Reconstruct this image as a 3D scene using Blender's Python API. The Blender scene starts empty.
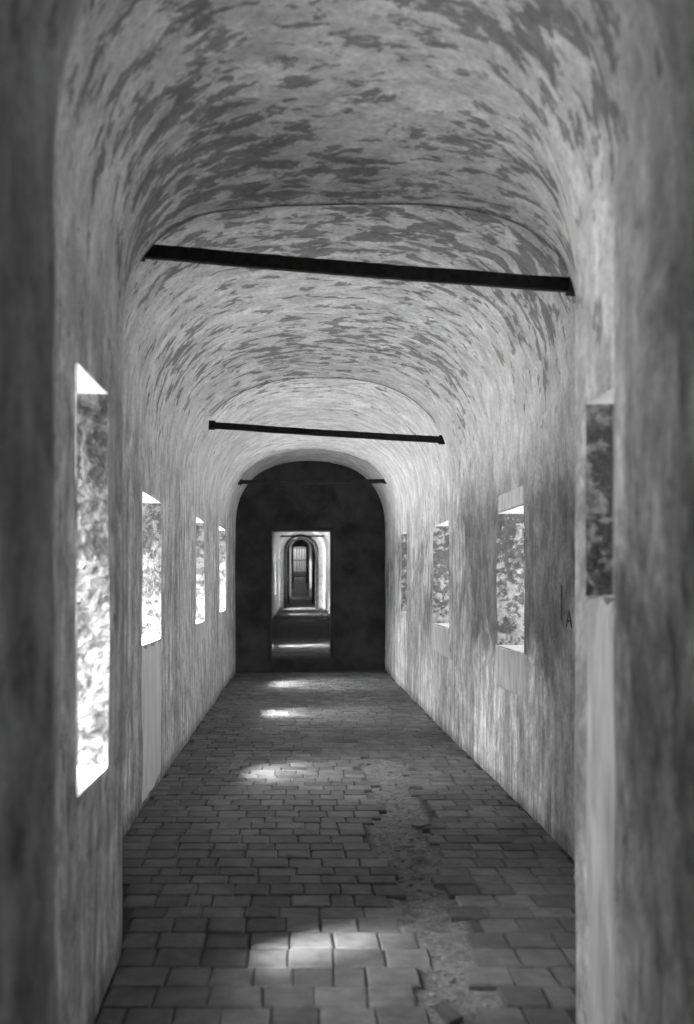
import bpy, bmesh, math, random
from mathutils import Vector, noise

random.seed(7)
sc = bpy.context.scene
C = sc.collection
H = 1.5                       # eye height in metres; the profile tables below are in units of H
FPX, VX, VY = 1000.0, 298.0, 582.0   # focal length and vanishing point in pixels of the 694x1024 frame

# ------------------------------------------------------------------ camera
cd = bpy.data.cameras.new('camera')
cd.sensor_fit = 'VERTICAL'; cd.sensor_height = 36.0; cd.sensor_width = 24.4
cd.lens = FPX / 1024 * 36.0
cd.shift_x = (347 - VX) / 1024.0
cd.shift_y = (VY - 512) / 1024.0
cd.clip_start = 0.05; cd.clip_end = 600
cd.dof.use_dof = True; cd.dof.focus_distance = 8.5; cd.dof.aperture_fstop = 1.9
cam = bpy.data.objects.new('camera', cd); C.objects.link(cam)
cam.location = (0, 0, H); cam.rotation_euler = (math.pi/2, 0, 0)
sc.camera = cam

# ------------------------------------------------------------------ sky, sun, exposure
w = bpy.data.worlds.new('sky'); sc.world = w; w.use_nodes = True
bg = w.node_tree.nodes['Background']
sky = w.node_tree.nodes.new('ShaderNodeTexSky'); sky.sky_type = 'NISHITA'; sky.sun_disc = False
sky.sun_elevation = math.radians(50); sky.sun_rotation = math.radians(180 + 55.8)
sky.air_density = 1.0; sky.dust_density = 8.0; sky.ozone_density = 0.0
bw = w.node_tree.nodes.new('ShaderNodeRGBToBW')
w.node_tree.links.new(sky.outputs[0], bw.inputs[0]); w.node_tree.links.new(bw.outputs[0], bg.inputs['Color'])
bg.inputs['Strength'].default_value = 1.0
sd = bpy.data.lights.new('sun', 'SUN'); sd.energy = 10.5; sd.angle = math.radians(9.0); sd.color = (1, 1, 1)
sun = bpy.data.objects.new('sun', sd); C.objects.link(sun)
sun_dir = Vector((1.0, 0.70, -1.52)).normalized()
sun.rotation_euler = sun_dir.to_track_quat('-Z', 'Y').to_euler(); sun.location = (-30, -20, 50)
vs = sc.view_settings
vs.view_transform = 'Standard'; vs.look = 'None'; vs.gamma = 1.0; vs.use_curve_mapping = False; vs.exposure = 1.55
sc.cycles.max_bounces = 14; sc.cycles.diffuse_bounces = 10; sc.cycles.glossy_bounces = 3
sc.cycles.sample_clamp_indirect = 12.0

# ------------------------------------------------------------------ node helpers
class NT:
    def __init__(s, name):
        s.m = bpy.data.materials.new(name); s.m.use_nodes = True
        s.t = s.m.node_tree; s.b = s.t.nodes['Principled BSDF']
        s.b.inputs['Specular IOR Level'].default_value = 0.25
    def n(s, kind, **kw):
        x = s.t.nodes.new('ShaderNode' + kind)
        for k, v in kw.items(): setattr(x, k, v)
        return x
    def put(s, sock, v):
        if hasattr(v, 'is_linked') or hasattr(v, 'links'): s.t.links.new(v, sock)
        else: sock.default_value = v
    def math(s, op, a, b=0.0, clamp=False):
        x = s.n('Math', operation=op, use_clamp=clamp)
        s.put(x.inputs[0], a); s.put(x.inputs[1], b); return x.outputs[0]
    def mapped(s, src, scale, loc=(0, 0, 0)):
        x = s.n('Mapping'); s.t.links.new(src, x.inputs['Vector'])
        x.inputs['Scale'].default_value = scale; x.inputs['Location'].default_value = loc
        return x.outputs[0]
    def noise(s, vec, scale, detail=3, rough=0.55, dist=0.0):
        x = s.n('TexNoise'); s.t.links.new(vec, x.inputs['Vector'])
        x.inputs['Scale'].default_value = scale; x.inputs['Detail'].default_value = detail
        x.inputs['Roughness'].default_value = rough; x.inputs['Distortion'].default_value = dist
        return x.outputs[0]
    def step(s, v, lo, hi, a=0.0, b=1.0):
        x = s.n('MapRange', interpolation_type='SMOOTHSTEP'); s.put(x.inputs['Value'], v)
        for k, q in zip((1, 2, 3, 4), (lo, hi, a, b)): s.put(x.inputs[k], q)
        return x.outputs[0]
    def mix(s, f, a, b):      # grey float mix
        x = s.n('Mix', data_type='FLOAT'); s.put(x.inputs[0], f); s.put(x.inputs[2], a); s.put(x.inputs[3], b)
        return x.outputs[0]
    def grey(s, v):
        x = s.n('CombineColor')
        for k in range(3): s.put(x.inputs[k], v)
        s.t.links.new(x.outputs[0], s.b.inputs['Base Color'])
    def bump(s, h, strength, dist):
        x = s.n('Bump'); s.t.links.new(h, x.inputs['Height'])
        x.inputs['Strength'].default_value = strength; x.inputs['Distance'].default_value = dist
        s.t.links.new(x.outputs[0], s.b.inputs['Normal'])

def plaster(name, light=0.80, dark=0.22, streak=1.0, damp_amt=1.0):
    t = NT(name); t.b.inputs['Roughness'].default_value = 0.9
    uv = t.n('UVMap').outputs[0]
    pos = t.n('NewGeometry').outputs['Position']
    sep = t.n('SeparateXYZ'); t.t.links.new(pos, sep.inputs[0]); X, Y, Z = sep.outputs
    # flaked distemper: dark flecks, longest round the arch, thickest at the crown
    fl = t.noise(t.mapped(uv, (5.5, 9.0, 1)), 1.0, 3.0, 0.6, 0.5)
    fl2 = t.noise(t.mapped(uv, (5.6, 9.5, 1), (7, 3, 0)), 1.0, 5.0, 0.66, 0.35)
    big = t.noise(pos, 0.75, 2.0, 0.5)
    crown = t.math('MULTIPLY', t.step(Z, 2.4, 3.3), t.step(Y, 12.0, 7.5, 0.15, 1.0))
    near = t.step(Y, 4.6, 5.4, 1.0, 0.0)             # the first bay flakes in larger patches
    f = t.mix(near, fl, fl2)
    thr = t.math('SUBTRACT', t.mix(near, 0.67, 0.605), t.math('ADD', t.math('MULTIPLY', crown, 0.13), t.math('MULTIPLY', t.math('SUBTRACT', big, 0.5), 0.42)))
    spk = t.noise(t.mapped(uv, (22, 34, 1)), 1.0, 3.0, 0.6)
    flecks = t.step(t.math('ADD', t.math('SUBTRACT', f, thr), t.math('MULTIPLY', t.math('SUBTRACT', spk, 0.5), 0.16)), -0.02, 0.06)
    # runs down the walls
    wall = t.step(Z, 2.9, 1.9)
    run = t.noise(t.mapped(uv, (1.3, 10.0, 1), (3, 1, 0)), 1.0, 6.0, 0.66, 0.5)
    runm = t.math('MULTIPLY', t.step(run, 0.40, 0.64), t.math('MULTIPLY', wall, 0.62 * streak))
    damp = t.noise(t.mapped(pos, (0.8, 0.62, 0.7), (0, 3.4, 0)), 1.0, 6.0, 0.66, 0.5)
    stain = t.math('MULTIPLY', t.math('MULTIPLY', t.step(Y, 9.6, 6.2), t.step(Y, 4.4, 5.2)), t.math('MULTIPLY', t.step(X, 0.0, 0.6), t.step(Z, 0.6, 1.5)))
    damp = t.math('ADD', damp, t.math('MULTIPLY', stain, 0.13))
    band = t.math('MULTIPLY', t.step(Z, 0.1, 1.1), t.step(Z, 2.75, 1.9))
    side = t.step(X, -0.4, 0.6, 0.7, 1.0)
    dampm = t.math('MULTIPLY', t.math('MULTIPLY', t.step(damp, 0.47, 0.62), band), t.math('MULTIPLY', side, 0.92 * damp_amt))
    blot = t.noise(t.mapped(uv, (3.2, 6.0, 1), (1, 9, 0)), 1.0, 6.0, 0.68, 0.4)
    fine = t.noise(pos, 38.0, 3.0, 0.6)
    bands = t.noise(t.mapped(uv, (0.16, 1.9, 1), (5, 2, 0)), 1.0, 4.0, 0.6, 0.2)
    bandm = t.math('MULTIPLY', t.step(bands, 0.46, 0.60), t.math('MULTIPLY', t.step(Z, 2.8, 2.1), 0.6))
    dampm = t.math('MAXIMUM', dampm, bandm)
    dk = t.math('MAXIMUM', t.math('MULTIPLY', flecks, 0.82), t.math('MAXIMUM', runm, dampm))
    v = t.mix(dk, light, dark)
    v = t.math('MULTIPLY', v, t.step(blot, 0.30, 0.70, 0.74, 1.16))
    mott = t.noise(t.mapped(pos, (1, 1, 0.75)), 7.0, 6.0, 0.7, 0.6)
    v = t.math('MULTIPLY', v, t.step(mott, 0.34, 0.66, t.mix(wall, 0.88, 0.66), t.mix(wall, 1.12, 1.22)))
    v = t.math('MULTIPLY', v, t.step(fine, 0.3, 0.7, 0.86, 1.12))
    # darker line along the foot of the walls
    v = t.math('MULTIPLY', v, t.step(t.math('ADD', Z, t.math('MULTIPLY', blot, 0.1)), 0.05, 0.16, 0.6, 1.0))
    t.grey(v)
    t.bump(t.math('ADD', t.math('MULTIPLY', blot, 1.0), t.math('ADD', t.math('MULTIPLY', fine, 0.25), t.math('MULTIPLY', dk, -0.35))), 0.5, 0.02)
    return t.m

def rough_stone(name, lo=0.2, hi=0.75, sc_=7.0, thr=0.52, lowamt=0.08):
    t = NT(name); t.b.inputs['Roughness'].default_value = 0.95
    pos = t.n('NewGeometry').outputs['Position']
    sep = t.n('SeparateXYZ'); t.t.links.new(pos, sep.inputs[0]); Z = sep.outputs[2]
    a = t.noise(pos, sc_, 6.0, 0.66, 0.6); b = t.noise(pos, 24.0, 4.0, 0.65, 0.3)
    low = t.step(Z, 1.9, 0.9, 0.0, lowamt)             # whitewash survives longest low on the reveals
    m = t.step(t.math('ADD', t.math('ADD', t.math('MULTIPLY', a, 0.72), t.math('MULTIPLY', b, 0.28)), low), thr - 0.05, thr + 0.05)
    v = t.math('MULTIPLY', t.mix(m, lo, hi), t.step(b, 0.3, 0.7, 0.75, 1.15))
    t.grey(v); t.bump(t.math('ADD', a, t.math('MULTIPLY', b, 0.5)), 0.9, 0.05)
    return t.m

def simple(name, lo, hi, scale=6.0, rough=0.85, bump=0.4, dist=0.01, aniso=(1, 1, 1)):
    t = NT(name); t.b.inputs['Roughness'].default_value = rough
    pos = t.n('TexCoord').outputs['Object']
    a = t.noise(t.mapped(pos, aniso), scale, 6.0, 0.62, 0.3)
    t.grey(t.step(a, 0.3, 0.7, lo, hi)); t.bump(a, bump, dist)
    return t.m

def brick_mat():
    t = NT('worn_brick'); t.b.inputs['Roughness'].default_value = 0.62; t.b.inputs['Specular IOR Level'].default_value = 0.4
    g = t.n('NewGeometry'); pos = g.outputs['Position']; isl = g.outputs['Random Per Island']
    oi = t.n('ObjectInfo').outputs['Random']
    r = t.math('FRACT', t.math('ADD', isl, oi))
    a = t.noise(pos, 9.0, 5.0, 0.65, 0.3); b = t.noise(pos, 1.1, 3.0, 0.5)
    v = t.mix(r, 0.075, 0.155)
    v = t.math('MULTIPLY', v, t.step(a, 0.3, 0.7, 0.7, 1.25))
    v = t.math('MULTIPLY', v, t.step(b, 0.3, 0.7, 0.8, 1.15))
    t.grey(v); t.bump(a, 0.5, 0.006)
    return t.m

def floor_mat():
    t = NT('floor_mortar'); t.b.inputs['Roughness'].default_value = 0.95
    pos = t.n('NewGeometry').outputs['Position']
    a = t.noise(pos, 14.0, 6.0, 0.7, 0.4); b = t.noise(pos, 60.0, 3.0, 0.6)
    at = t.n('Attribute', attribute_name='worn').outputs['Fac']
    v = t.mix(at, t.step(a, 0.3, 0.7, 0.04, 0.08), t.step(t.math('ADD', t.math('MULTIPLY', a, .6), t.math('MULTIPLY', b, .4)), 0.36, 0.64, 0.09, 0.24))
    t.grey(v); t.bump(t.math('ADD', a, t.math('MULTIPLY', b, 0.4)), 0.8, 0.02)
    return t.m

M = dict(
    plaster=plaster('flaking_plaster'),
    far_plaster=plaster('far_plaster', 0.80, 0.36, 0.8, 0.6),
    patch=simple('fresh_plaster', 0.42, 0.72, 4.0, 0.9, 0.3, 0.01, (1, 3, 0.6)),
    limewash_strip=simple('limewashed_infill', 0.7, 0.9, 3.0, 0.9, 0.3, 0.01, (1, 4, 0.6)),
    reveal=rough_stone('rough_reveal', 0.055, 0.145, 9.0, 0.50, 0.02),
    reveal_dark=rough_stone('rubble_reveal', 0.12, 0.38, 11.0, 0.56),
    limewash=simple('limewash', 0.45, 0.6, 8.0, 0.9, 0.4, 0.01),
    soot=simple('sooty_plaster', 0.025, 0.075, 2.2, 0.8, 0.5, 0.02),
    iron=simple('rusted_iron', 0.004, 0.022, 30.0, 0.7, 0.8, 0.006),
    brick=brick_mat(), floor=floor_mat(),
    ground=simple('outdoor_ground', 0.58, 0.7, 1.0, 0.95, 0.3, 0.05),
    shade_wall=simple('shading_wall', 0.2, 0.32, 1.5, 0.95, 0.3, 0.03),
    stone=simple('rubble_stone', 0.14, 0.3, 20.0, 0.9, 0.6, 0.01),
    joint_shade=simple('joint_shade', 0.10, 0.3, 14.0, 0.9, 0.1, 0.002),
    scratch=simple('dark_scratch', 0.05, 0.09, 20.0, 0.9, 0.1, 0.002),
    white=simple('white_stone', 0.7, 0.85, 4.0, 0.8, 0.2, 0.01),
    dark_wood=simple('dark_wood', 0.02, 0.05, 6.0, 0.6, 0.3, 0.005, (6, 6, 1)),
)

# ------------------------------------------------------------------ object helpers
def tag(o, label=None, cat=None, group=None, kind=None):
    if label: o['label'] = label
    if cat: o['category'] = cat
    if group: o['group'] = group
    if kind: o['kind'] = kind
    return o
def link(name, me, mat, parent=None):
    me.materials.append(M[mat]) if mat and not me.materials else None
    o = bpy.data.objects.new(name, me); C.objects.link(o)
    if parent: o.parent = parent
    return o
def mesh(name, verts, faces, mat, parent=None, uvs=None, smooth=True, angle=38):
    me = bpy.data.meshes.new(name); me.from_pydata([tuple(v) for v in verts], [], faces)
    if uvs:
        l = me.uv_layers.new(name='UVMap')
        for lp in me.loops: l.data[lp.index].uv = uvs[lp.vertex_index]
    me.update()
    if smooth:
        me.polygons.foreach_set('use_smooth', [True]*len(me.polygons))
        me.set_sharp_from_angle(angle=math.radians(angle))
    return link(name, me, mat, parent)
def empty(name, loc=(0, 0, 0)):
    o = bpy.data.objects.new(name, None); C.objects.link(o); o.location = loc; return o
def box_data(x0, x1, y0, y1, z0, z1):
    v = [(x, y, z) for z in (z0, z1) for y in (y0, y1) for x in (x0, x1)]
    f = [(0, 2, 3, 1), (4, 5, 7, 6), (0, 1, 5, 4), (2, 6, 7, 3), (0, 4, 6, 2), (1, 3, 7, 5)]
    return v, f
def px_floor(x, y):            # a pixel on the floor plane -> metres
    s = y - VY
    return ((x - VX) / s * H, FPX * H / s)

# ------------------------------------------------------------------ the passage: cross-section by depth
#   depth   left   right  spring crown (from eye level)  n
KEYS = [
    (-4.50, -0.313, 0.470, 0.55, 1.02, 2.0),
    ( 1.94, -0.313, 0.500, 0.55, 1.02, 2.0),
    ( 1.97, -0.316, 0.505, 0.55, 1.03, 2.0),
    ( 2.00, -0.330, 0.510, 0.56, 1.05, 2.0),
    ( 2.03, -0.462, 0.515, 0.68, 1.20, 2.1),
    ( 2.45, -0.462, 0.538, 0.69, 1.24, 2.2),
    ( 2.60, -0.462, 0.550, 0.70, 1.25, 2.2),
    ( 2.68, -0.462, 0.564, 0.70, 1.26, 2.2),
    ( 2.74, -0.462, 0.622, 0.70, 1.27, 2.2),
    ( 3.35, -0.465, 0.622, 0.68, 1.26, 2.5),
    ( 4.05, -0.474, 0.762, 0.62, 1.25, 3.2),
    ( 4.90, -0.574, 0.930, 0.58, 1.228, 3.8),
    ( 4.93, -0.699, 0.995, 0.60, 1.366, 3.2),
    ( 9.62, -0.694, 0.990, 0.60, 1.318, 2.4),
    ( 9.66, -0.699, 0.995, 0.60, 1.366, 2.4),
    (15.25, -0.697, 0.990, 0.60, 1.338, 2.4),
    (15.29, -0.699, 0.995, 0.60, 1.366, 2.4),
    (17.60, -0.699, 0.995, 0.60, 1.366, 2.4),
    (17.70, -0.699, 0.995, 0.95, 1.75, 2.3),
    (57.7, -0.699, 0.995, 1.05, 1.95, 2.3),
    (58.5, -0.699, 0.995, 1.05, 1.95, 2.3),
    (58.6, -0.500, 0.720, 1.00, 1.90, 2.1),
    (120., -0.500, 0.720, 1.00, 1.90, 2.1),
]
def floor_z(y): return 0.0 if y < 60 else min(2.1, (y - 60) * 2.1 / 55)
def prof(y):
    for a, b in zip(KEYS, KEYS[1:]):
        if y <= b[0]:
            t = 0 if b[0] == a[0] else max(0, (y - a[0]) / (b[0] - a[0]))
            return [a[i] + (b[i] - a[i]) * t for i in range(1, 6)]
    return list(KEYS[-1][1:])
def wob(a, b, c, s): return noise.noise(Vector((a, b, c))) * s
def wall_x(side, y, z):
    p = prof(y)
    x = (p[0] if side < 0 else p[1]) * H
    k = 1.0 if y < 60 else 2.0
    return x + wob(y*0.9, z*0.7, 3.1*side, 0.016*k) + wob(y*3.1, z*2.3, 7.7*side, 0.005) + (wob(y*0.33, 0.4, 11*side, 0.022) if y > 5 else 0.0)
def spring_z(y): return (1 + prof(y)[2]) * H + floor_z(y)

NV = 40
def vault_ring(y):
    l, r, sp, cr, n = prof(y)
    zs = spring_z(y); rise = (cr - sp) * H
    xl, xr = wall_x(-1, y, zs), wall_x(1, y, zs)
    cx, hw = (xl + xr)/2, (xr - xl)/2
    pts = []
    for i in range(NV + 1):
        a = math.pi * (1 - i / NV)
        ca, sa = math.cos(a), math.sin(a)
        px = cx + hw * math.copysign(abs(ca)**(2/n), ca); pz = zs + rise * abs(sa)**(2/n)
        k = abs(sa)
        d = (wob(px*1.1, y*0.8, pz*1.1, 0.03) + wob(px*3, y*2.5, pz*3 + 9, 0.007)) * k
        pts.append((px - ca*d*0.6, y, pz + sa*d))
    return pts

def ystations(y0, y1, step, extra=()):
    s = {round(y0, 4), round(y1, 4)}
    n = int((y1 - y0) / step)
    s |= {round(y0 + (y1 - y0) * i / n, 4) for i in range(n)}
    for k in KEYS:
        if y0 < k[0] < y1: s.add(round(k[0], 4))
    ex = {round(e, 4) for e in extra}
    s = {v for v in s if all(abs(v - e) > 0.015 for e in ex)} | ex
    return sorted(s)

# windows: side, y0, y1, sill z, head z, reveal material (0 pale, 1 rubble), wall thickness
def hz(v): return (1 + v) * H
WIN_NEAR = [
    (-1, 3.14, 3.67, hz(-.45), hz(.46), 0), (1, 2.80, 3.21, hz(-.03), hz(.38), 1),
    (-1, 6.64, 7.61, hz(-.285), hz(.40), 0), (1, 6.62, 7.50, hz(-.315), hz(.34), 1),
    (-1, 10.2, 11.15, hz(-.286), hz(.44), 0), (1, 9.82, 10.93, hz(-.30), hz(.405), 1),
    (-1, 13.4, 14.55, hz(-.27), hz(.50), 0), (1, 13.55, 14.3, hz(-.28), hz(.46), 1),
]
WIN_MID = [(-1, 22.4, 23.1, 1.05, 2.85, 0)]
WIN_MID += [(-1, 45.5, 47.0, 0.95, 2.8, 0), (-1, 54.6, 56.6, 0.6, 2.8, 0)]
WIN_FAR = []
for k in range(3):
    WIN_FAR += [(1, 70 + 10*k, 72.5 + 10*k, 1.2 + k*.36, 3.0 + k*.36, 1)]

THICK = 0.45
def build_wall(name, side, y0, y1, step, wins, mat, label, zstep=0.12):
    ws = [w_ for w_ in wins if w_[0] == side]
    ys = ystations(y0, y1, step, [v for w_ in ws for v in w_[1:3]])
    ztop = min(spring_z(y) for y in ys) - 0.02
    zc = {0.0} | {round(v, 4) for w_ in ws for v in w_[3:5]}
    n = int(ztop / zstep)
    for i in range(n + 1):
        z = ztop * i / n
        if all(abs(z - q) > 0.02 for q in zc): zc.add(round(z, 4))
    zs = sorted(zc)
    verts, uvs, idx = [], [], {}
    for i, y in enumerate(ys):
        fz = floor_z(y)
        rg = vault_ring(y); arc = sum(math.hypot(p[0]-q[0], p[2]-q[2]) for p, q in zip(rg, rg[1:]))
        for j, z in enumerate([-0.12] + zs + [None]):
            zz = spring_z(y) if z is None else (z if z > 0.05 else fz + z)
            idx[i, j] = len(verts)
            verts.append((wall_x(side, y, zz), y, zz))
            uvs.append((zz, y) if side < 0 else (2*spring_z(y) + arc - zz, y))
    zl = [-0.12] + zs + [9.9]
    faces = []
    for i in range(len(ys) - 1):
        ym = (ys[i] + ys[i+1]) / 2
        for j in range(len(zl) - 1):
            zm = (zl[j] + zl[j+1]) / 2
            if any(w_[1] < ym < w_[2] and w_[3] < zm < w_[4] for w_ in ws): continue
            q = (idx[i, j], idx[i+1, j], idx[i+1, j+1], idx[i, j+1])
            faces.append(q if side > 0 else q[::-1])
    o = mesh(name, verts, faces, mat, uvs=uvs)
    return tag(o, label, 'wall', kind='structure')

def build_vault(name, y0, y1, step, mat, label):
    ys = ystations(y0, y1, step)
    verts, uvs, faces = [], [], []
    for y in ys:
        r = vault_ring(y); u = spring_z(y) - 0.05; pr = None
        r = [(r[0][0]-.012, y, r[0][2]-.05)] + r + [(r[-1][0]+.012, y, r[-1][2]-.05)]
        for p in r:
            if pr: u += math.hypot(p[0]-pr[0], p[2]-pr[2])
            verts.append(p); uvs.append((u, y)); pr = p
    for i in range(len(ys) - 1):
        for j in range(NV + 2):
            a = i*(NV+3) + j
            faces.append((a, a+1, a+NV+4, a+NV+3))
    return tag(mesh(name, verts, faces, mat, uvs=uvs), label, 'ceiling', kind='structure')

wl = build_wall('wall_left', -1, -4.5, 17.65, 0.11, WIN_NEAR, 'plaster', 'streaked grey plaster wall on the left of the passage, pierced by tall bright windows')
wr = build_wall('wall_right', 1, -4.5, 17.65, 0.11, WIN_NEAR, 'plaster', 'damp stained plaster wall on the right of the passage with rough window openings')
ce = build_vault('ceiling', -4.5, 17.65, 0.10, 'plaster', 'long barrel vault of flaking speckled plaster over the passage')
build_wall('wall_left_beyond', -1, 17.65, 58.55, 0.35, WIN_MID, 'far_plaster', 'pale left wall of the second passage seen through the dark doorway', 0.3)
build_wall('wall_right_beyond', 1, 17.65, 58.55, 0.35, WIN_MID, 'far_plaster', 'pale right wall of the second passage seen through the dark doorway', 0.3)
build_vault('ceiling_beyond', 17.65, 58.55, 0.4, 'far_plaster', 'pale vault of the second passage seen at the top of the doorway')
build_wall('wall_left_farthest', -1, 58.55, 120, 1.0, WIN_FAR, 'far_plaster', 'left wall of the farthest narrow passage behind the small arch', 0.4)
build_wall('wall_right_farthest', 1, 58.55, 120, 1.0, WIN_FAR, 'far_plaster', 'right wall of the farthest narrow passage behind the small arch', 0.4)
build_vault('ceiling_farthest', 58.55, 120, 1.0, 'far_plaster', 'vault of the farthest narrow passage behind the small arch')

# ------------------------------------------------------------------ window openings: two jambs, sill, lintel
WLAB = {
    (-1, 3.14): 'nearest window opening in the left wall, a tall blurred pale slit',
    (1, 2.80): 'nearest window opening in the right wall, half hidden by the rounded pier',
    (-1, 6.64): 'left window opening with a bright wedge at its head, above the pale strip reaching the floor',
    (1, 6.62): 'largest window opening in the right wall, rubble reveal and white sill',
    (-1, 10.2): 'slim bright window opening in the left wall, second before the dark end wall',
    (1, 9.82): 'narrow window opening in the right wall beyond the largest one, bright rough reveal',
    (-1, 13.4): 'slimmest bright window opening in the left wall, next to the dark end wall',
    (1, 13.55): 'tiny window opening in the right wall next to the dark end wall',
}
nwin = 0
def reveal_grid(name, c00, c10, c11, c01, nu, nv, mat, parent, amp, nrm, rim=None):
    # quad c00(inner)-c10(outer)-c11-c01 as a rough grid; the rim stays put so nothing gapes
    vs_, fs = [], []
    for j in range(nv + 1):
        for i in range(nu + 1):
            a, b = i/nu, j/nv
            q0, q1 = Vector(c00)*(1-b) + Vector(c01)*b, Vector(c10)*(1-b) + Vector(c11)*b
            if rim: q0 = rim(q0)
            p = q0*(1-a) + q1*a
            e = 0 if i == 0 or j in (0, nv) else 1
            p += Vector(nrm) * (noise.noise(p*5.0)*amp + noise.noise(p*13.0)*amp*0.6) * e
            vs_.append(p)
    for j in range(nv):
        for i in range(nu):
            a = j*(nu+1) + i; fs.append((a, a+1, a+nu+2, a+nu+1))
    return mesh(name, vs_, fs, mat, parent)
def build_window(w_, label, fine=True, group=None, thick=None):
    global nwin
    nwin += 1
    side, y0, y1, z0, z1, rub = w_
    root = empty('window_%d' % nwin, (wall_x(side, (y0+y1)/2, z0), (y0+y1)/2, z0))
    tag(root, label, 'window', group, 'structure')
    org = Vector(root.location)
    T = THICK if thick is None else thick
    def rim(q): return Vector((wall_x(side, q.y+org.y, q.z+org.z) - side*0.005 - org.x, q.y, q.z))
    def I(y, z): return Vector((wall_x(side, y, z), y, z)) - org
    xo = (-0.699*H if side < 0 else 0.995*H) + side*T      # (nearly) one straight outer face for the whole building
    def O(y, z): return Vector((xo, y, z)) - org
    sp = 0.06                                       # the opening narrows a little outwards
    jm = 'reveal_dark' if rub else 'reveal'
    nu, nv = (8, 26) if fine else (2, 8)
    amp = (0.022 if rub else 0.012) if fine else 0
    # the inner rim must follow the wall's own rows: many points on z, straight on y
    reveal_grid('jamb', I(y1, z0), O(y1-sp, z0), O(y1-sp, z1), I(y1, z1), nu, nv, jm, root, amp, (0, 1, 0), rim)
    reveal_grid('jamb', I(y0, z0), O(y0+sp, z0), O(y0+sp, z1), I(y0, z1), nu, nv, jm, root, amp, (0, 1, 0), rim)
    reveal_grid('sill', I(y0, z0), O(y0+sp, z0), O(y1-sp, z0), I(y1, z0), nu, 8, 'limewash', root, amp*.5, (0, 0, 1), rim)
    reveal_grid('lintel', I(y0, z1), O(y0+sp, z1), O(y1-sp, z1), I(y1, z1), nu, 8, 'limewash', root, amp*.5, (0, 0, 1), rim)
    return root
for i, w_ in enumerate(WIN_NEAR):
    lab = WLAB.get((w_[0], w_[1]))
    if lab is None:
        lab = 'window opening beside the camera, outside the picture'
        build_window(w_, lab, True, 'windows beside the camera')
    else: build_window(w_, lab, thick={(1, 2.80): -0.1, (-1, 3.14): 0.12}.get(w_[:2]))
for w_ in WIN_MID: build_window(w_, thick=0.2 if w_[1] < 23 else None, label='window opening in the %s wall of the second passage' % ('left' if w_[0] < 0 else 'right'), fine=False, group='windows of the second passage, %s' % ('left' if w_[0] < 0 else 'right'))
for w_ in WIN_FAR: build_window(w_, 'window opening in the %s wall of the farthest passage' % ('left' if w_[0] < 0 else 'right'), False, 'windows of the farthest passage, %s' % ('left' if w_[0] < 0 else 'right'))

# ------------------------------------------------------------------ floor
PATCH_L = [(362, 757), (366, 775), (371, 800), (377, 833), (384, 852), (396, 890), (410, 935), (430, 985), (424, 1010), (420, 1040)]
PATCH_R = [(404, 757), (407, 775), (414, 800), (427, 822), (438, 850), (456, 900), (474, 950), (492, 990), (500, 1010), (508, 1040)]
PL = [px_floor(*p) for p in PATCH_L]; PR = [px_floor(*p) for p in PATCH_R]
def lerp_edge(e, y):
    e = sorted(e, key=lambda q: q[1])
    if y <= e[0][1]: return e[0][0]
    for a, b in zip(e, e[1:]):
        if y <= b[1]: return a[0] + (b[0]-a[0])*(y-a[1])/(b[1]-a[1])
    return e[-1][0]
PY0, PY1 = min(p[1] for p in PL), max(p[1] for p in PL)
def in_patch(x, y, m=0.0):
    if not (PY0 - m < y < PY1 + m): return False
    return lerp_edge(PL, y) - m < x < lerp_edge(PR, y) + m
verts, faces, worn = [], [], []
ys = [2.2 + i*0.045 for i in range(int((9.2-2.2)/0.045))]; ys += [9.2]
xs = [-1.3 + i*0.045 for i in range(int(3.0/0.045) + 1)]
for y in ys:
    for x in xs:
        inn = in_patch(x, y, 0.03) and 2.25 < y < 9.1
        z = -0.014
        if inn: z = -0.022 + noise.noise(Vector((x*7, y*7, 1)))*0.018 + noise.noise(Vector((x*19, y*19, 5)))*0.010
        verts.append((x, y, z)); worn.append(1.0 if inn else 0.0)
nx = len(xs)
for j in range(len(ys)-1):
    for i in range(nx-1):
        a = j*nx + i; faces.append((a, a+1, a+nx+1, a+nx))
def plain(x0, x1, y0, y1, z0=-0.014, z1=-0.014):
    b = len(verts)
    verts.extend([(x0, y0, z0), (x1, y0, z0), (x1, y1, z1), (x0, y1, z1)]); worn.extend([0.0]*4)
    faces.append((b, b+1, b+2, b+3))
XA, XB = xs[0], xs[-1]
plain(XA, XB, -5, 2.2); plain(XA, XB, ys[-1], 60.0)
fl = mesh('floor', verts, faces, 'floor', smooth=True)
at = fl.data.attributes.new('worn', 'FLOAT', 'POINT'); at.data.foreach_set('value', worn)
tag(fl, 'worn brick floor of the passage with a broken strip right of centre', 'floor', kind='structure')
v_, f_ = [(XA, 60, -.014), (XB, 60, -.014), (XB, 115, 2.086), (XA, 115, 2.086), (XB, 122, 2.086), (XA, 122, 2.086)], [(0, 1, 2, 3), (3, 2, 4, 5)]
tag(mesh('floor_farthest', v_, f_, 'brick'), 'rising floor of the farthest passage behind the small arch', 'floor', kind='structure')

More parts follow.
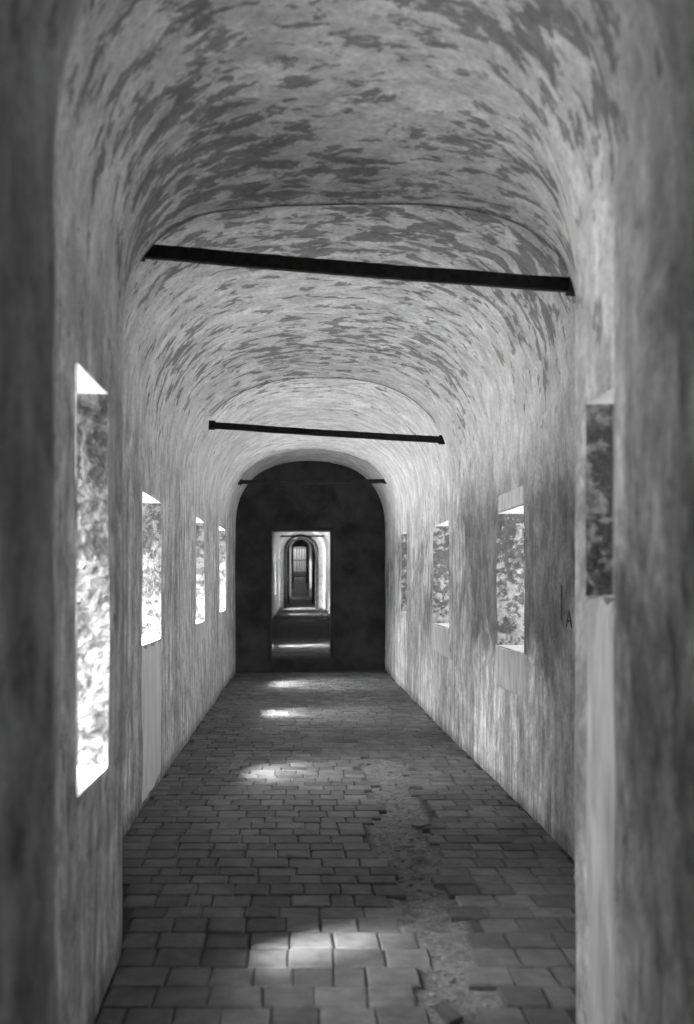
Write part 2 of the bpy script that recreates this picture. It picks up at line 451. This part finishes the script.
# bricks: rows across the passage, ragged joints
def brick_variant(seed):
    r = random.Random(seed)
    out = []
    for (cx_, cy_) in ((-.5, -.5), (0, -.5), (.5, -.5), (.5, 0), (.5, .5), (0, .5), (-.5, .5), (-.5, 0)):
        out.append((cx_ + r.uniform(-.022, .022), cy_ + r.uniform(-.03, .03)))
    return out
VAR = [brick_variant(s) for s in range(14)]
DEP = 0.045
def brick_geo(var, sx, sy):
    o = VAR[var]; v = []
    for (a, b) in o: v.append((a*sx, b*sy, -DEP))
    for (a, b) in o: v.append((a*sx, b*sy, -0.007))
    ix, iy = (sx - 0.016)/sx, (sy - 0.016)/sy
    for (a, b) in o: v.append((a*sx*ix, b*sy*iy, 0.0))
    f = []
    for i in range(8):
        j = (i+1) % 8
        f.append((i, j, 8+j, 8+i)); f.append((8+i, 8+j, 16+j, 16+i))
    f.append(tuple(range(16, 24)))
    return v, f
rb = random.Random(21)
bricks = []
y = 2.3
row = 0
while y < 40.0:
    dep = rb.uniform(0.165, 0.20) if y < 4.4 else rb.uniform(0.14, 0.185)
    yc = y + dep/2
    if not (16.6 < yc < 18.0):
        xl = wall_x(-1, yc, 0.0); xr = wall_x(1, yc, 0.0)
        if y < 17 and yc > 3.3: xl = max(xl, -1.08); 
        x = xl - rb.uniform(0, 0.18)
        while x < xr - 0.03:
            wd = rb.uniform(0.15, 0.205)
            if rb.random() < 0.07: wd *= 0.6
            a, b = max(x, xl + 0.004), min(x + wd, xr - 0.004)
            if b - a > 0.05:
                xc = (a+b)/2
                if not (in_patch(xc, yc) and rb.random() > 0.04):
                    bricks.append((xc, yc, b-a-rb.uniform(.003, .009), dep-rb.uniform(.003, .009), rb.uniform(-.004, .003), rb.randrange(14), rb.uniform(-.012, .012), rb.uniform(-.012, .012), rb.uniform(-.025, .025)))
            x += wd
    y += dep; row += 1
singles = sorted([b for b in bricks if b[1] > 3.3], key=lambda b: b[1])[:300]
sset = set(singles)
vm = []
for k in range(14):
    v, f = brick_geo(k, 0.2, 0.17)
    me = bpy.data.meshes.new('brick'); me.from_pydata(v, [], f); me.materials.append(M['brick']); vm.append(me)
for (xc, yc, sx, sy, dz, var, rx, ry, rz) in singles:
    o = bpy.data.objects.new('brick', vm[var]); C.objects.link(o); o.parent = fl
    o.location = (xc, yc, dz); o.scale = (sx/0.2, sy/0.17, 1); o.rotation_euler = (rx, ry, rz)
V, F = [], []
for b in bricks:
    if b in sset: continue
    xc, yc, sx, sy, dz, var, rx, ry, rz = b
    v, f = brick_geo(var, sx, sy); k = len(V)
    V += [(xc+q[0]-rz*q[1], yc+q[1]+rz*q[0], dz+q[2]-ry*q[0]+rx*q[1]) for q in v]
    F += [tuple(k+i for i in g) for g in f]
o = mesh('brick_paving', V, F, 'brick', fl, smooth=False); o['kind'] = 'stuff'

# rubble lying in the broken strip
def pebble(r, s):
    bm = bmesh.new(); bmesh.ops.create_icosphere(bm, subdivisions=1, radius=1)
    for v in bm.verts:
        v.co *= 0.75 + 0.5*r.random(); v.co.x *= s[0]; v.co.y *= s[1]; v.co.z *= s[2]
    vv = [tuple(v.co) for v in bm.verts]; ff = [tuple(v.index for v in f.verts) for f in bm.faces]
    bm.free(); return vv, ff
rp = random.Random(5)
V, F = [], []
for k in range(170):
    y = 2.6 + (PY1-2.7) * rp.random()**1.2
    a, b = lerp_edge(PL, y), lerp_edge(PR, y)
    x = a + (b-a)*rp.random(); s = rp.uniform(.005, .014)
    v, f = pebble(rp, (s*1.4, s*1.1, s*.7)); k0 = len(V)
    V += [(x+q[0], y+q[1], -0.016+q[2]) for q in v]; F += [tuple(k0+i for i in g) for g in f]
o = mesh('rubble', V, F, 'stone', fl, smooth=False); o['kind'] = 'stuff'; o['label'] = 'crumbled mortar and stone in the broken strip'

# ------------------------------------------------------------------ end wall with doorway (slightly askew), plus far cross walls
def cross_wall(name, yf, thick, ox0, ox1, oz0, oz1, mat, label, skew=0.0, arched=False, base=0.0, nseg=24):
    ring = vault_ring(yf + thick/2)
    zs0 = base - 0.1
    out = [(wall_x(-1, yf, 0.1)-0.12, zs0)] + [(p[0] + (p[0]-0.22)*0.06, p[2]+0.06) for p in ring] + [(wall_x(1, yf, 0.1)+0.12, zs0)]
    cx = (ox0+ox1)/2; hw = (ox1-ox0)/2
    if arched:
        zs = oz1 - hw
        hole = [(ox0, oz0)] + [(cx - hw*math.cos(math.pi*i/nseg), zs + hw*math.sin(math.pi*i/nseg)) for i in range(nseg+1)] + [(ox1, oz0)]
    else: hole = [(ox0, oz0), (ox0, oz1), (ox1, oz1), (ox1, oz0)]
    def Y(x): return yf + skew*((x - out[0][0])/(out[-1][0]-out[0][0]) - 0.5)
    bm = bmesh.new()
    for yy in (0, thick):
        ov = [bm.verts.new((x, Y(x)+yy, z)) for x, z in out]; hv = [bm.verts.new((x, Y(x)+yy, z)) for x, z in hole]
        es = [bm.edges.new((ov[i], ov[(i+1) % len(ov)])) for i in range(len(ov))]
        es += [bm.edges.new((hv[i], hv[(i+1) % len(hv)])) for i in range(len(hv))]
        bmesh.ops.triangle_fill(bm, use_beauty=True, use_dissolve=False, edges=es)
        if yy == 0: h0 = hv
        else: h1 = hv
    for i in range(len(h0)):
        j = (i+1) % len(h0); bm.faces.new((h0[i], h0[j], h1[j], h1[i]))
    bmesh.ops.recalc_face_normals(bm, faces=bm.faces)
    me = bpy.data.meshes.new(name); bm.to_mesh(me); bm.free()
    return tag(link(name, me, mat), label, 'wall', kind='structure')
S = 88.6
dx0, dx1 = (271-VX)/S*H, (331-VX)/S*H
dzt, dzb = H + (VY-530)/S*H, H + (VY-659)/S*H
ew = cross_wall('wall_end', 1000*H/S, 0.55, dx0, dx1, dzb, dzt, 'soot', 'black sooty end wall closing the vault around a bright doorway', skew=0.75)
# far wall with the small arch
s2 = 26.0
cross_wall('wall_arch', 57.75, 0.8, (286.5-VX)/s2*H, (315.5-VX)/s2*H, 0.0, H + (VY-537)/s2*H, 'far_plaster', 'pale cross wall with a narrow arch seen deep through the doorway', arched=True)
# door lining of the end wall: a thin dark wooden frame
def yskew(a, b): return 0.75*(((a+b)/2 + .699*H)/(1.694*H) - 0.5)
df = empty('door_1', ((dx0+dx1)/2, 1000*H/S, dzb)); tag(df, 'thin black frame around the bright doorway in the end wall', 'door frame', kind='structure')
for nm, (a, b, c, d) in (('post', (dx0-.04, dx0+.004, dzb, dzt+.04)), ('post', (dx1-.004, dx1+.04, dzb, dzt+.04)), ('head', (dx0+.004, dx1-.004, dzt-.004, dzt+.04)), ('threshold', (dx0, dx1, dzb-.05, dzb+.01))):
    yy = df.location.y
    v, f = box_data(a - df.location.x, b - df.location.x, -0.03 + yskew(a, b), 0.5, c - dzb, d - dzb)
    mesh(nm, v, f, 'dark_wood', df, smooth=False)
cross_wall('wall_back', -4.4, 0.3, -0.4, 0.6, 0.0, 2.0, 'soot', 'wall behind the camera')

# arch ribs of the farthest passage
ribs = [(63.0, .47, .10), (72.0, .44, .10), (84.0, .42, .10), (97.0, .40, .10)]
for i, (yy, hw, tk) in enumerate(ribs):
    fz = floor_z(yy); cx = 0.11*H; hw_ = hw*H
    zt = fz + 2.78*H; zs = zt - hw_
    outw = 0.66*H
    n = 20; V, F = [], []
    prof_in = [(cx-hw_, fz-.1)] + [(cx - hw_*math.cos(math.pi*k/n), zs + hw_*math.sin(math.pi*k/n)) for k in range(n+1)] + [(cx+hw_, fz-.1)]
    prof_out = [(cx-outw, fz-.1)] + [(cx - outw*math.cos(math.pi*k/n), zs + (outw*1.0)*math.sin(math.pi*k/n)) for k in range(n+1)] + [(cx+outw, fz-.1)]
    m_ = len(prof_in)
    for yv in (yy, yy + 1.0):
        V += [(x, yv, z) for x, z in prof_in] + [(x, yv, z) for x, z in prof_out]
    for k in range(m_-1):
        F.append((k, k+1, m_+k+1, m_+k)); F.append((k, 2*m_+k, 2*m_+k+1, k+1)); F.append((2*m_+k, 3*m_+k, 3*m_+k+1, 2*m_+k+1))
    o = mesh('trim_%d' % (i+1), V, F, 'far_plaster' if i == 1 else 'soot')
    tag(o, ['outermost dark arch rib of the farthest passage', 'pale arch rib just inside the outermost dark one', 'third arch rib of the farthest passage, dark', 'innermost arch rib of the farthest passage'][i], 'arch', kind='structure')
# last doorway: bright opening over white steps
cross_wall('wall_last', 117.5, 0.5, -0.55, 1.0, 2.1, 5.6, 'soot', 'dark wall at the very end of the farthest passage', base=2.1)
st = empty('stone_steps', (0.22, 113.5, floor_z(113.5))); tag(st, 'white stone steps at the very end of the passages', 'steps')
for k in range(3):
    v, f = box_data(-0.75, 0.75, k*0.6, k*0.6+0.6+(2-k)*0.6, 0.0 if k == 0 else .22*k, .22*(k+1))
    mesh('step', v, f, 'white', st, smooth=False)

# ------------------------------------------------------------------ iron tie bars across the vault
def tie_bar(y, pl, pr, th, label, s):
    xl, zl = (pl[0]-VX)/s*H, H + (VY-pl[1])/s*H
    xr, zr = (pr[0]-VX)/s*H, H + (VY-pr[1])/s*H
    L = math.hypot(xr-xl, zr-zl); ang = math.atan2(zr-zl, xr-xl)
    root = empty('tie_bar', (xl, y, zl)); root.rotation_euler = (0, -ang, 0)
    tag(root, label, 'tie bar', 'iron tie bars across the vault')
    n = 60; V, F = [], []
    for i in range(n+1):
        t = i/n
        h = th*(0.5 + noise.noise(Vector((t*30, y, 0)))*0.035); d = th*0.36
        sag = -0.006*math.sin(math.pi*t) + noise.noise(Vector((t*6, y, 3)))*0.005
        c = 0.006
        ring = [(-d+c, -h), (d-c, -h), (d, -h+c), (d, h-c), (d-c, h), (-d+c, h), (-d, h-c), (-d, -h+c)]
        V += [(t*L, a, b+sag) for a, b in ring]
    for i in range(n):
        for k in range(8):
            F.append((i*8+k, i*8+(k+1) % 8, (i+1)*8+(k+1) % 8, (i+1)*8+k))
    F += [tuple(range(7, -1, -1)), tuple(n*8+k for k in range(8))]
    mesh('bar', V, F, 'iron', root, smooth=False)
    for xe in (0.03, L-0.03):                        # forged eye plates where the bar enters the plaster
        v, f = box_data(xe-.03, xe+.03, -th*.5, th*.5, -th*.66, th*.66)
        mesh('anchor_plate', v, f, 'iron', root, smooth=False)
    return root
tie_bar(4.98, (133, 250), (580, 286), 0.066, 'nearest and thickest iron tie bar, sloping down to the right', 1000*H/4.98)
tie_bar(9.70, (209, 425), (445, 440), 0.062, 'middle iron tie bar of the three, thinner than the nearest', 1000*H/9.70)
tie_bar(15.33, (238, 482), (387, 481), 0.062, 'farthest level tie bar in front of the dark end wall', 1000*H/15.33)
for yy, lab in ((50.0, 'thin tie bar in the second passage at the top of the doorway'),):
    s = 1000*H/yy; r = vault_ring(yy)
    tie_bar(yy, (276, 536), (329, 536), 0.09, lab, s)

def arch_joint_shade(y, i0, i1, wd, side_off=0.004):  # dark strip painted for the shade in the vault joint over each bar
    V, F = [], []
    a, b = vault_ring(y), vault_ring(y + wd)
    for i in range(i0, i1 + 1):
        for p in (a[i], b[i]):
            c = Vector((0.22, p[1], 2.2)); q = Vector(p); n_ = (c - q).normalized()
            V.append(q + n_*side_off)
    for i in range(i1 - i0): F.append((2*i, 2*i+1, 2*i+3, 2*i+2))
    o = mesh('arch_joint_shade', V, F, 'joint_shade', ce); o['label'] = 'dark strip painting the shaded joint of the arch over a tie bar'
arch_joint_shade(4.872, 8, 34, 0.02); arch_joint_shade(9.585, 8, 33, 0.03); arch_joint_shade(15.20, 8, 32, 0.04)
# ------------------------------------------------------------------ plaster patches and scratched marks (parts of the walls)
def patch(parent, side, y0, y1, z0, z1, seed, mat='patch'):
    r = random.Random(seed); n = 24
    cy, cz, hy, hzz = (y0+y1)/2, (z0+z1)/2, (y1-y0)/2, (z1-z0)/2
    V, F = [], []
    rings = [(0.0, .006), (0.55, .006), (0.93, .005), (1.0, -.004)]
    pts = []
    for k in range(n):
        a = 2*math.pi*k/n
        ca, sa = math.cos(a), math.sin(a)
        q = 1/max(abs(ca), abs(sa))**0.97
        pts.append((ca*q*r.uniform(.93, 1.03), sa*q*r.uniform(.93, 1.03)))
    for (t, off) in rings[1:]:
        for (a, b) in pts:
            y, z = cy + a*hy*t, cz + b*hzz*t
            V.append((wall_x(side, y, z) - side*(off + .004), y, z))
    V.append((wall_x(side, cy, cz) - side*.01, cy, cz)); c = len(V)-1
    for k in range(n):
        j = (k+1) % n
        F.append((c, k, j)); F.append((k, n+k, n+j, j)); F.append((n+k, 2*n+k, 2*n+j, n+j))
    o = mesh('plaster_patch', V, F, mat, parent); o['label'] = 'smooth paler repair in the plaster'
    return o
patch(wr, 1, 6.55, 7.6, hz(-.52), hz(-.315)-.0, 1)
patch(wr, 1, 6.62, 7.5, hz(.345), hz(.43), 2)
patch(wr, 1, 9.85, 10.9, hz(-.50), hz(-.305), 3)
patch(wl, -1, 10.2, 11.15, hz(-.42), hz(-.29), 4)
patch(wl, -1, 6.66, 7.6, 0.03, hz(-.29), 5, 'limewash_strip')
patch(wr, 1, 2.83, 3.2, 0.03, hz(-.035), 6)
def strokes(parent, segs, yc, zc, wd, name):
    V, F = [], []
    for (a, b, c, d) in segs:
        p, q = Vector((a, b)), Vector((c, d)); t = (q-p).normalized(); nn = Vector((-t.y, t.x))*wd
        k = len(V)
        for pt in (p-nn, p+nn, q+nn, q-nn):
            y, z = yc + pt.x, zc + pt.y
            V.append((wall_x(1, y, z) - 0.004, y, z))
        for i in range(4): V.append((V[k+i][0] + 0.012, V[k+i][1], V[k+i][2]))
        F += [(k, k+1, k+2, k+3)] + [(k+i, k+(i+1) % 4, k+4+(i+1) % 4, k+4+i) for i in range(4)]
    o = mesh(name, V, F, 'scratch', parent, smooth=False); o['label'] = 'dark mark scratched in the plaster'
def wy(x): return FPX*(.99*H)/(x-VX)
strokes(wr, [(0, 0.0, 0, -.20)], wy(559), H - 3/265*H, .006, 'scratched_mark')
strokes(wr, [(0, 0, .05, -.09), (0, 0, -.05, -.09), (-.028, -.055, .028, -.055)], wy(566), H - 29/270*H, .005, 'scratched_mark')

# ------------------------------------------------------------------ loose brick fragments near the broken strip
def fragment(x, y, sx, sy, sz, rz, label, seed):
    r = random.Random(seed)
    v, f = box_data(-sx/2, sx/2, -sy/2, sy/2, 0, sz)
    bm = bmesh.new(); vv = [bm.verts.new((a+r.uniform(-.15, .15)*sx, b+r.uniform(-.15, .15)*sy, c*(r.uniform(.75, 1.1)))) for a, b, c in v]
    for g in f: bm.faces.new([vv[i] for i in g])
    bmesh.ops.bevel(bm, geom=list(bm.edges), offset=min(sx, sy, sz)*.16, segments=1, affect='EDGES')
    bmesh.ops.recalc_face_normals(bm, faces=bm.faces)
    me = bpy.data.meshes.new('brick_fragment'); bm.to_mesh(me); bm.free()
    o = link('brick_fragment', me, 'brick'); o.location = (x, y, -0.012); o.rotation_euler = (0, 0, rz)
    tag(o, label, 'brick fragment', 'loose brick fragments')
x, y = px_floor(447, 1014); fragment(x, y, .05, .15, .035, .25, 'narrow brick splinter lying in the broken strip at the bottom edge', 1)
x, y = px_floor(421, 826); fragment(x, y, .10, .09, .03, .5, 'lump of broken brick in the upper end of the broken strip', 2)
x, y = px_floor(350, 742); fragment(x, y, .16, .04, .03, .1, 'small dark chip standing proud of the bricks beyond the broken strip', 3)

bg_ = empty('barred_gate', (0.22, 117.2, 2.1)); tag(bg_, 'tall barred gate in the last bright opening', 'gate')
for xb in (-0.42, -0.1, 0.2, 0.5):
    v, f = box_data(xb, xb+.07, 0, .07, 0, 3.5); mesh('bar', v, f, 'iron', bg_, smooth=False)
for zb in (0.1, 1.9, 3.3):
    v, f = box_data(-.77, .77, .07, .13, zb, zb+.1); mesh('rail', v, f, 'iron', bg_, smooth=False)
# arch moulding on the far cross wall
cxm, hwi, hwo, ztm = (301-VX)/s2*H, 14.5/s2*H, 17.5/s2*H, H + (VY-537)/s2*H
zsm = ztm - hwi; n = 24; V, F = [], []
for yv in (57.6, 57.76):
    for hw_ in (hwi, hwo):
        V += [(cxm-hw_, yv, 0)] + [(cxm - hw_*math.cos(math.pi*k/n), yv, zsm + hw_*math.sin(math.pi*k/n)) for k in range(n+1)] + [(cxm+hw_, yv, 0)]
m_ = n + 3
for k in range(m_-1):
    F += [(k, k+1, m_+k+1, m_+k), (k, 2*m_+k, 2*m_+k+1, k+1), (m_+k, m_+k+1, 3*m_+k+1, 3*m_+k)]
tag(mesh('trim_5', V, F, 'soot', smooth=False), 'dark moulding framing the narrow arch deep through the doorway', 'arch', kind='structure')
# ------------------------------------------------------------------ ground outside
v, f = box_data(5.2, 5.7, -20, 130, -.6, 4.2)  # unseen wall, added to dim the light entering the right windows
tag(mesh('wall_shading_right', v, f, 'shade_wall', smooth=False), 'unseen wall added outside to shade the right windows', 'wall', kind='structure')

for nm, x0, x1, lab in (('ground_left', -90, -1.75, 'open ground outside the left windows'), ('ground_right', 2.1, 90, 'open ground outside the right windows')):
    v, f = [(x0, -60, -.6), (x1, -60, -.6), (x1, 190, -.6), (x0, 190, -.6)], [(0, 1, 2, 3)]
    tag(mesh(nm, v, f, 'ground', smooth=False), lab, 'ground', kind='structure')
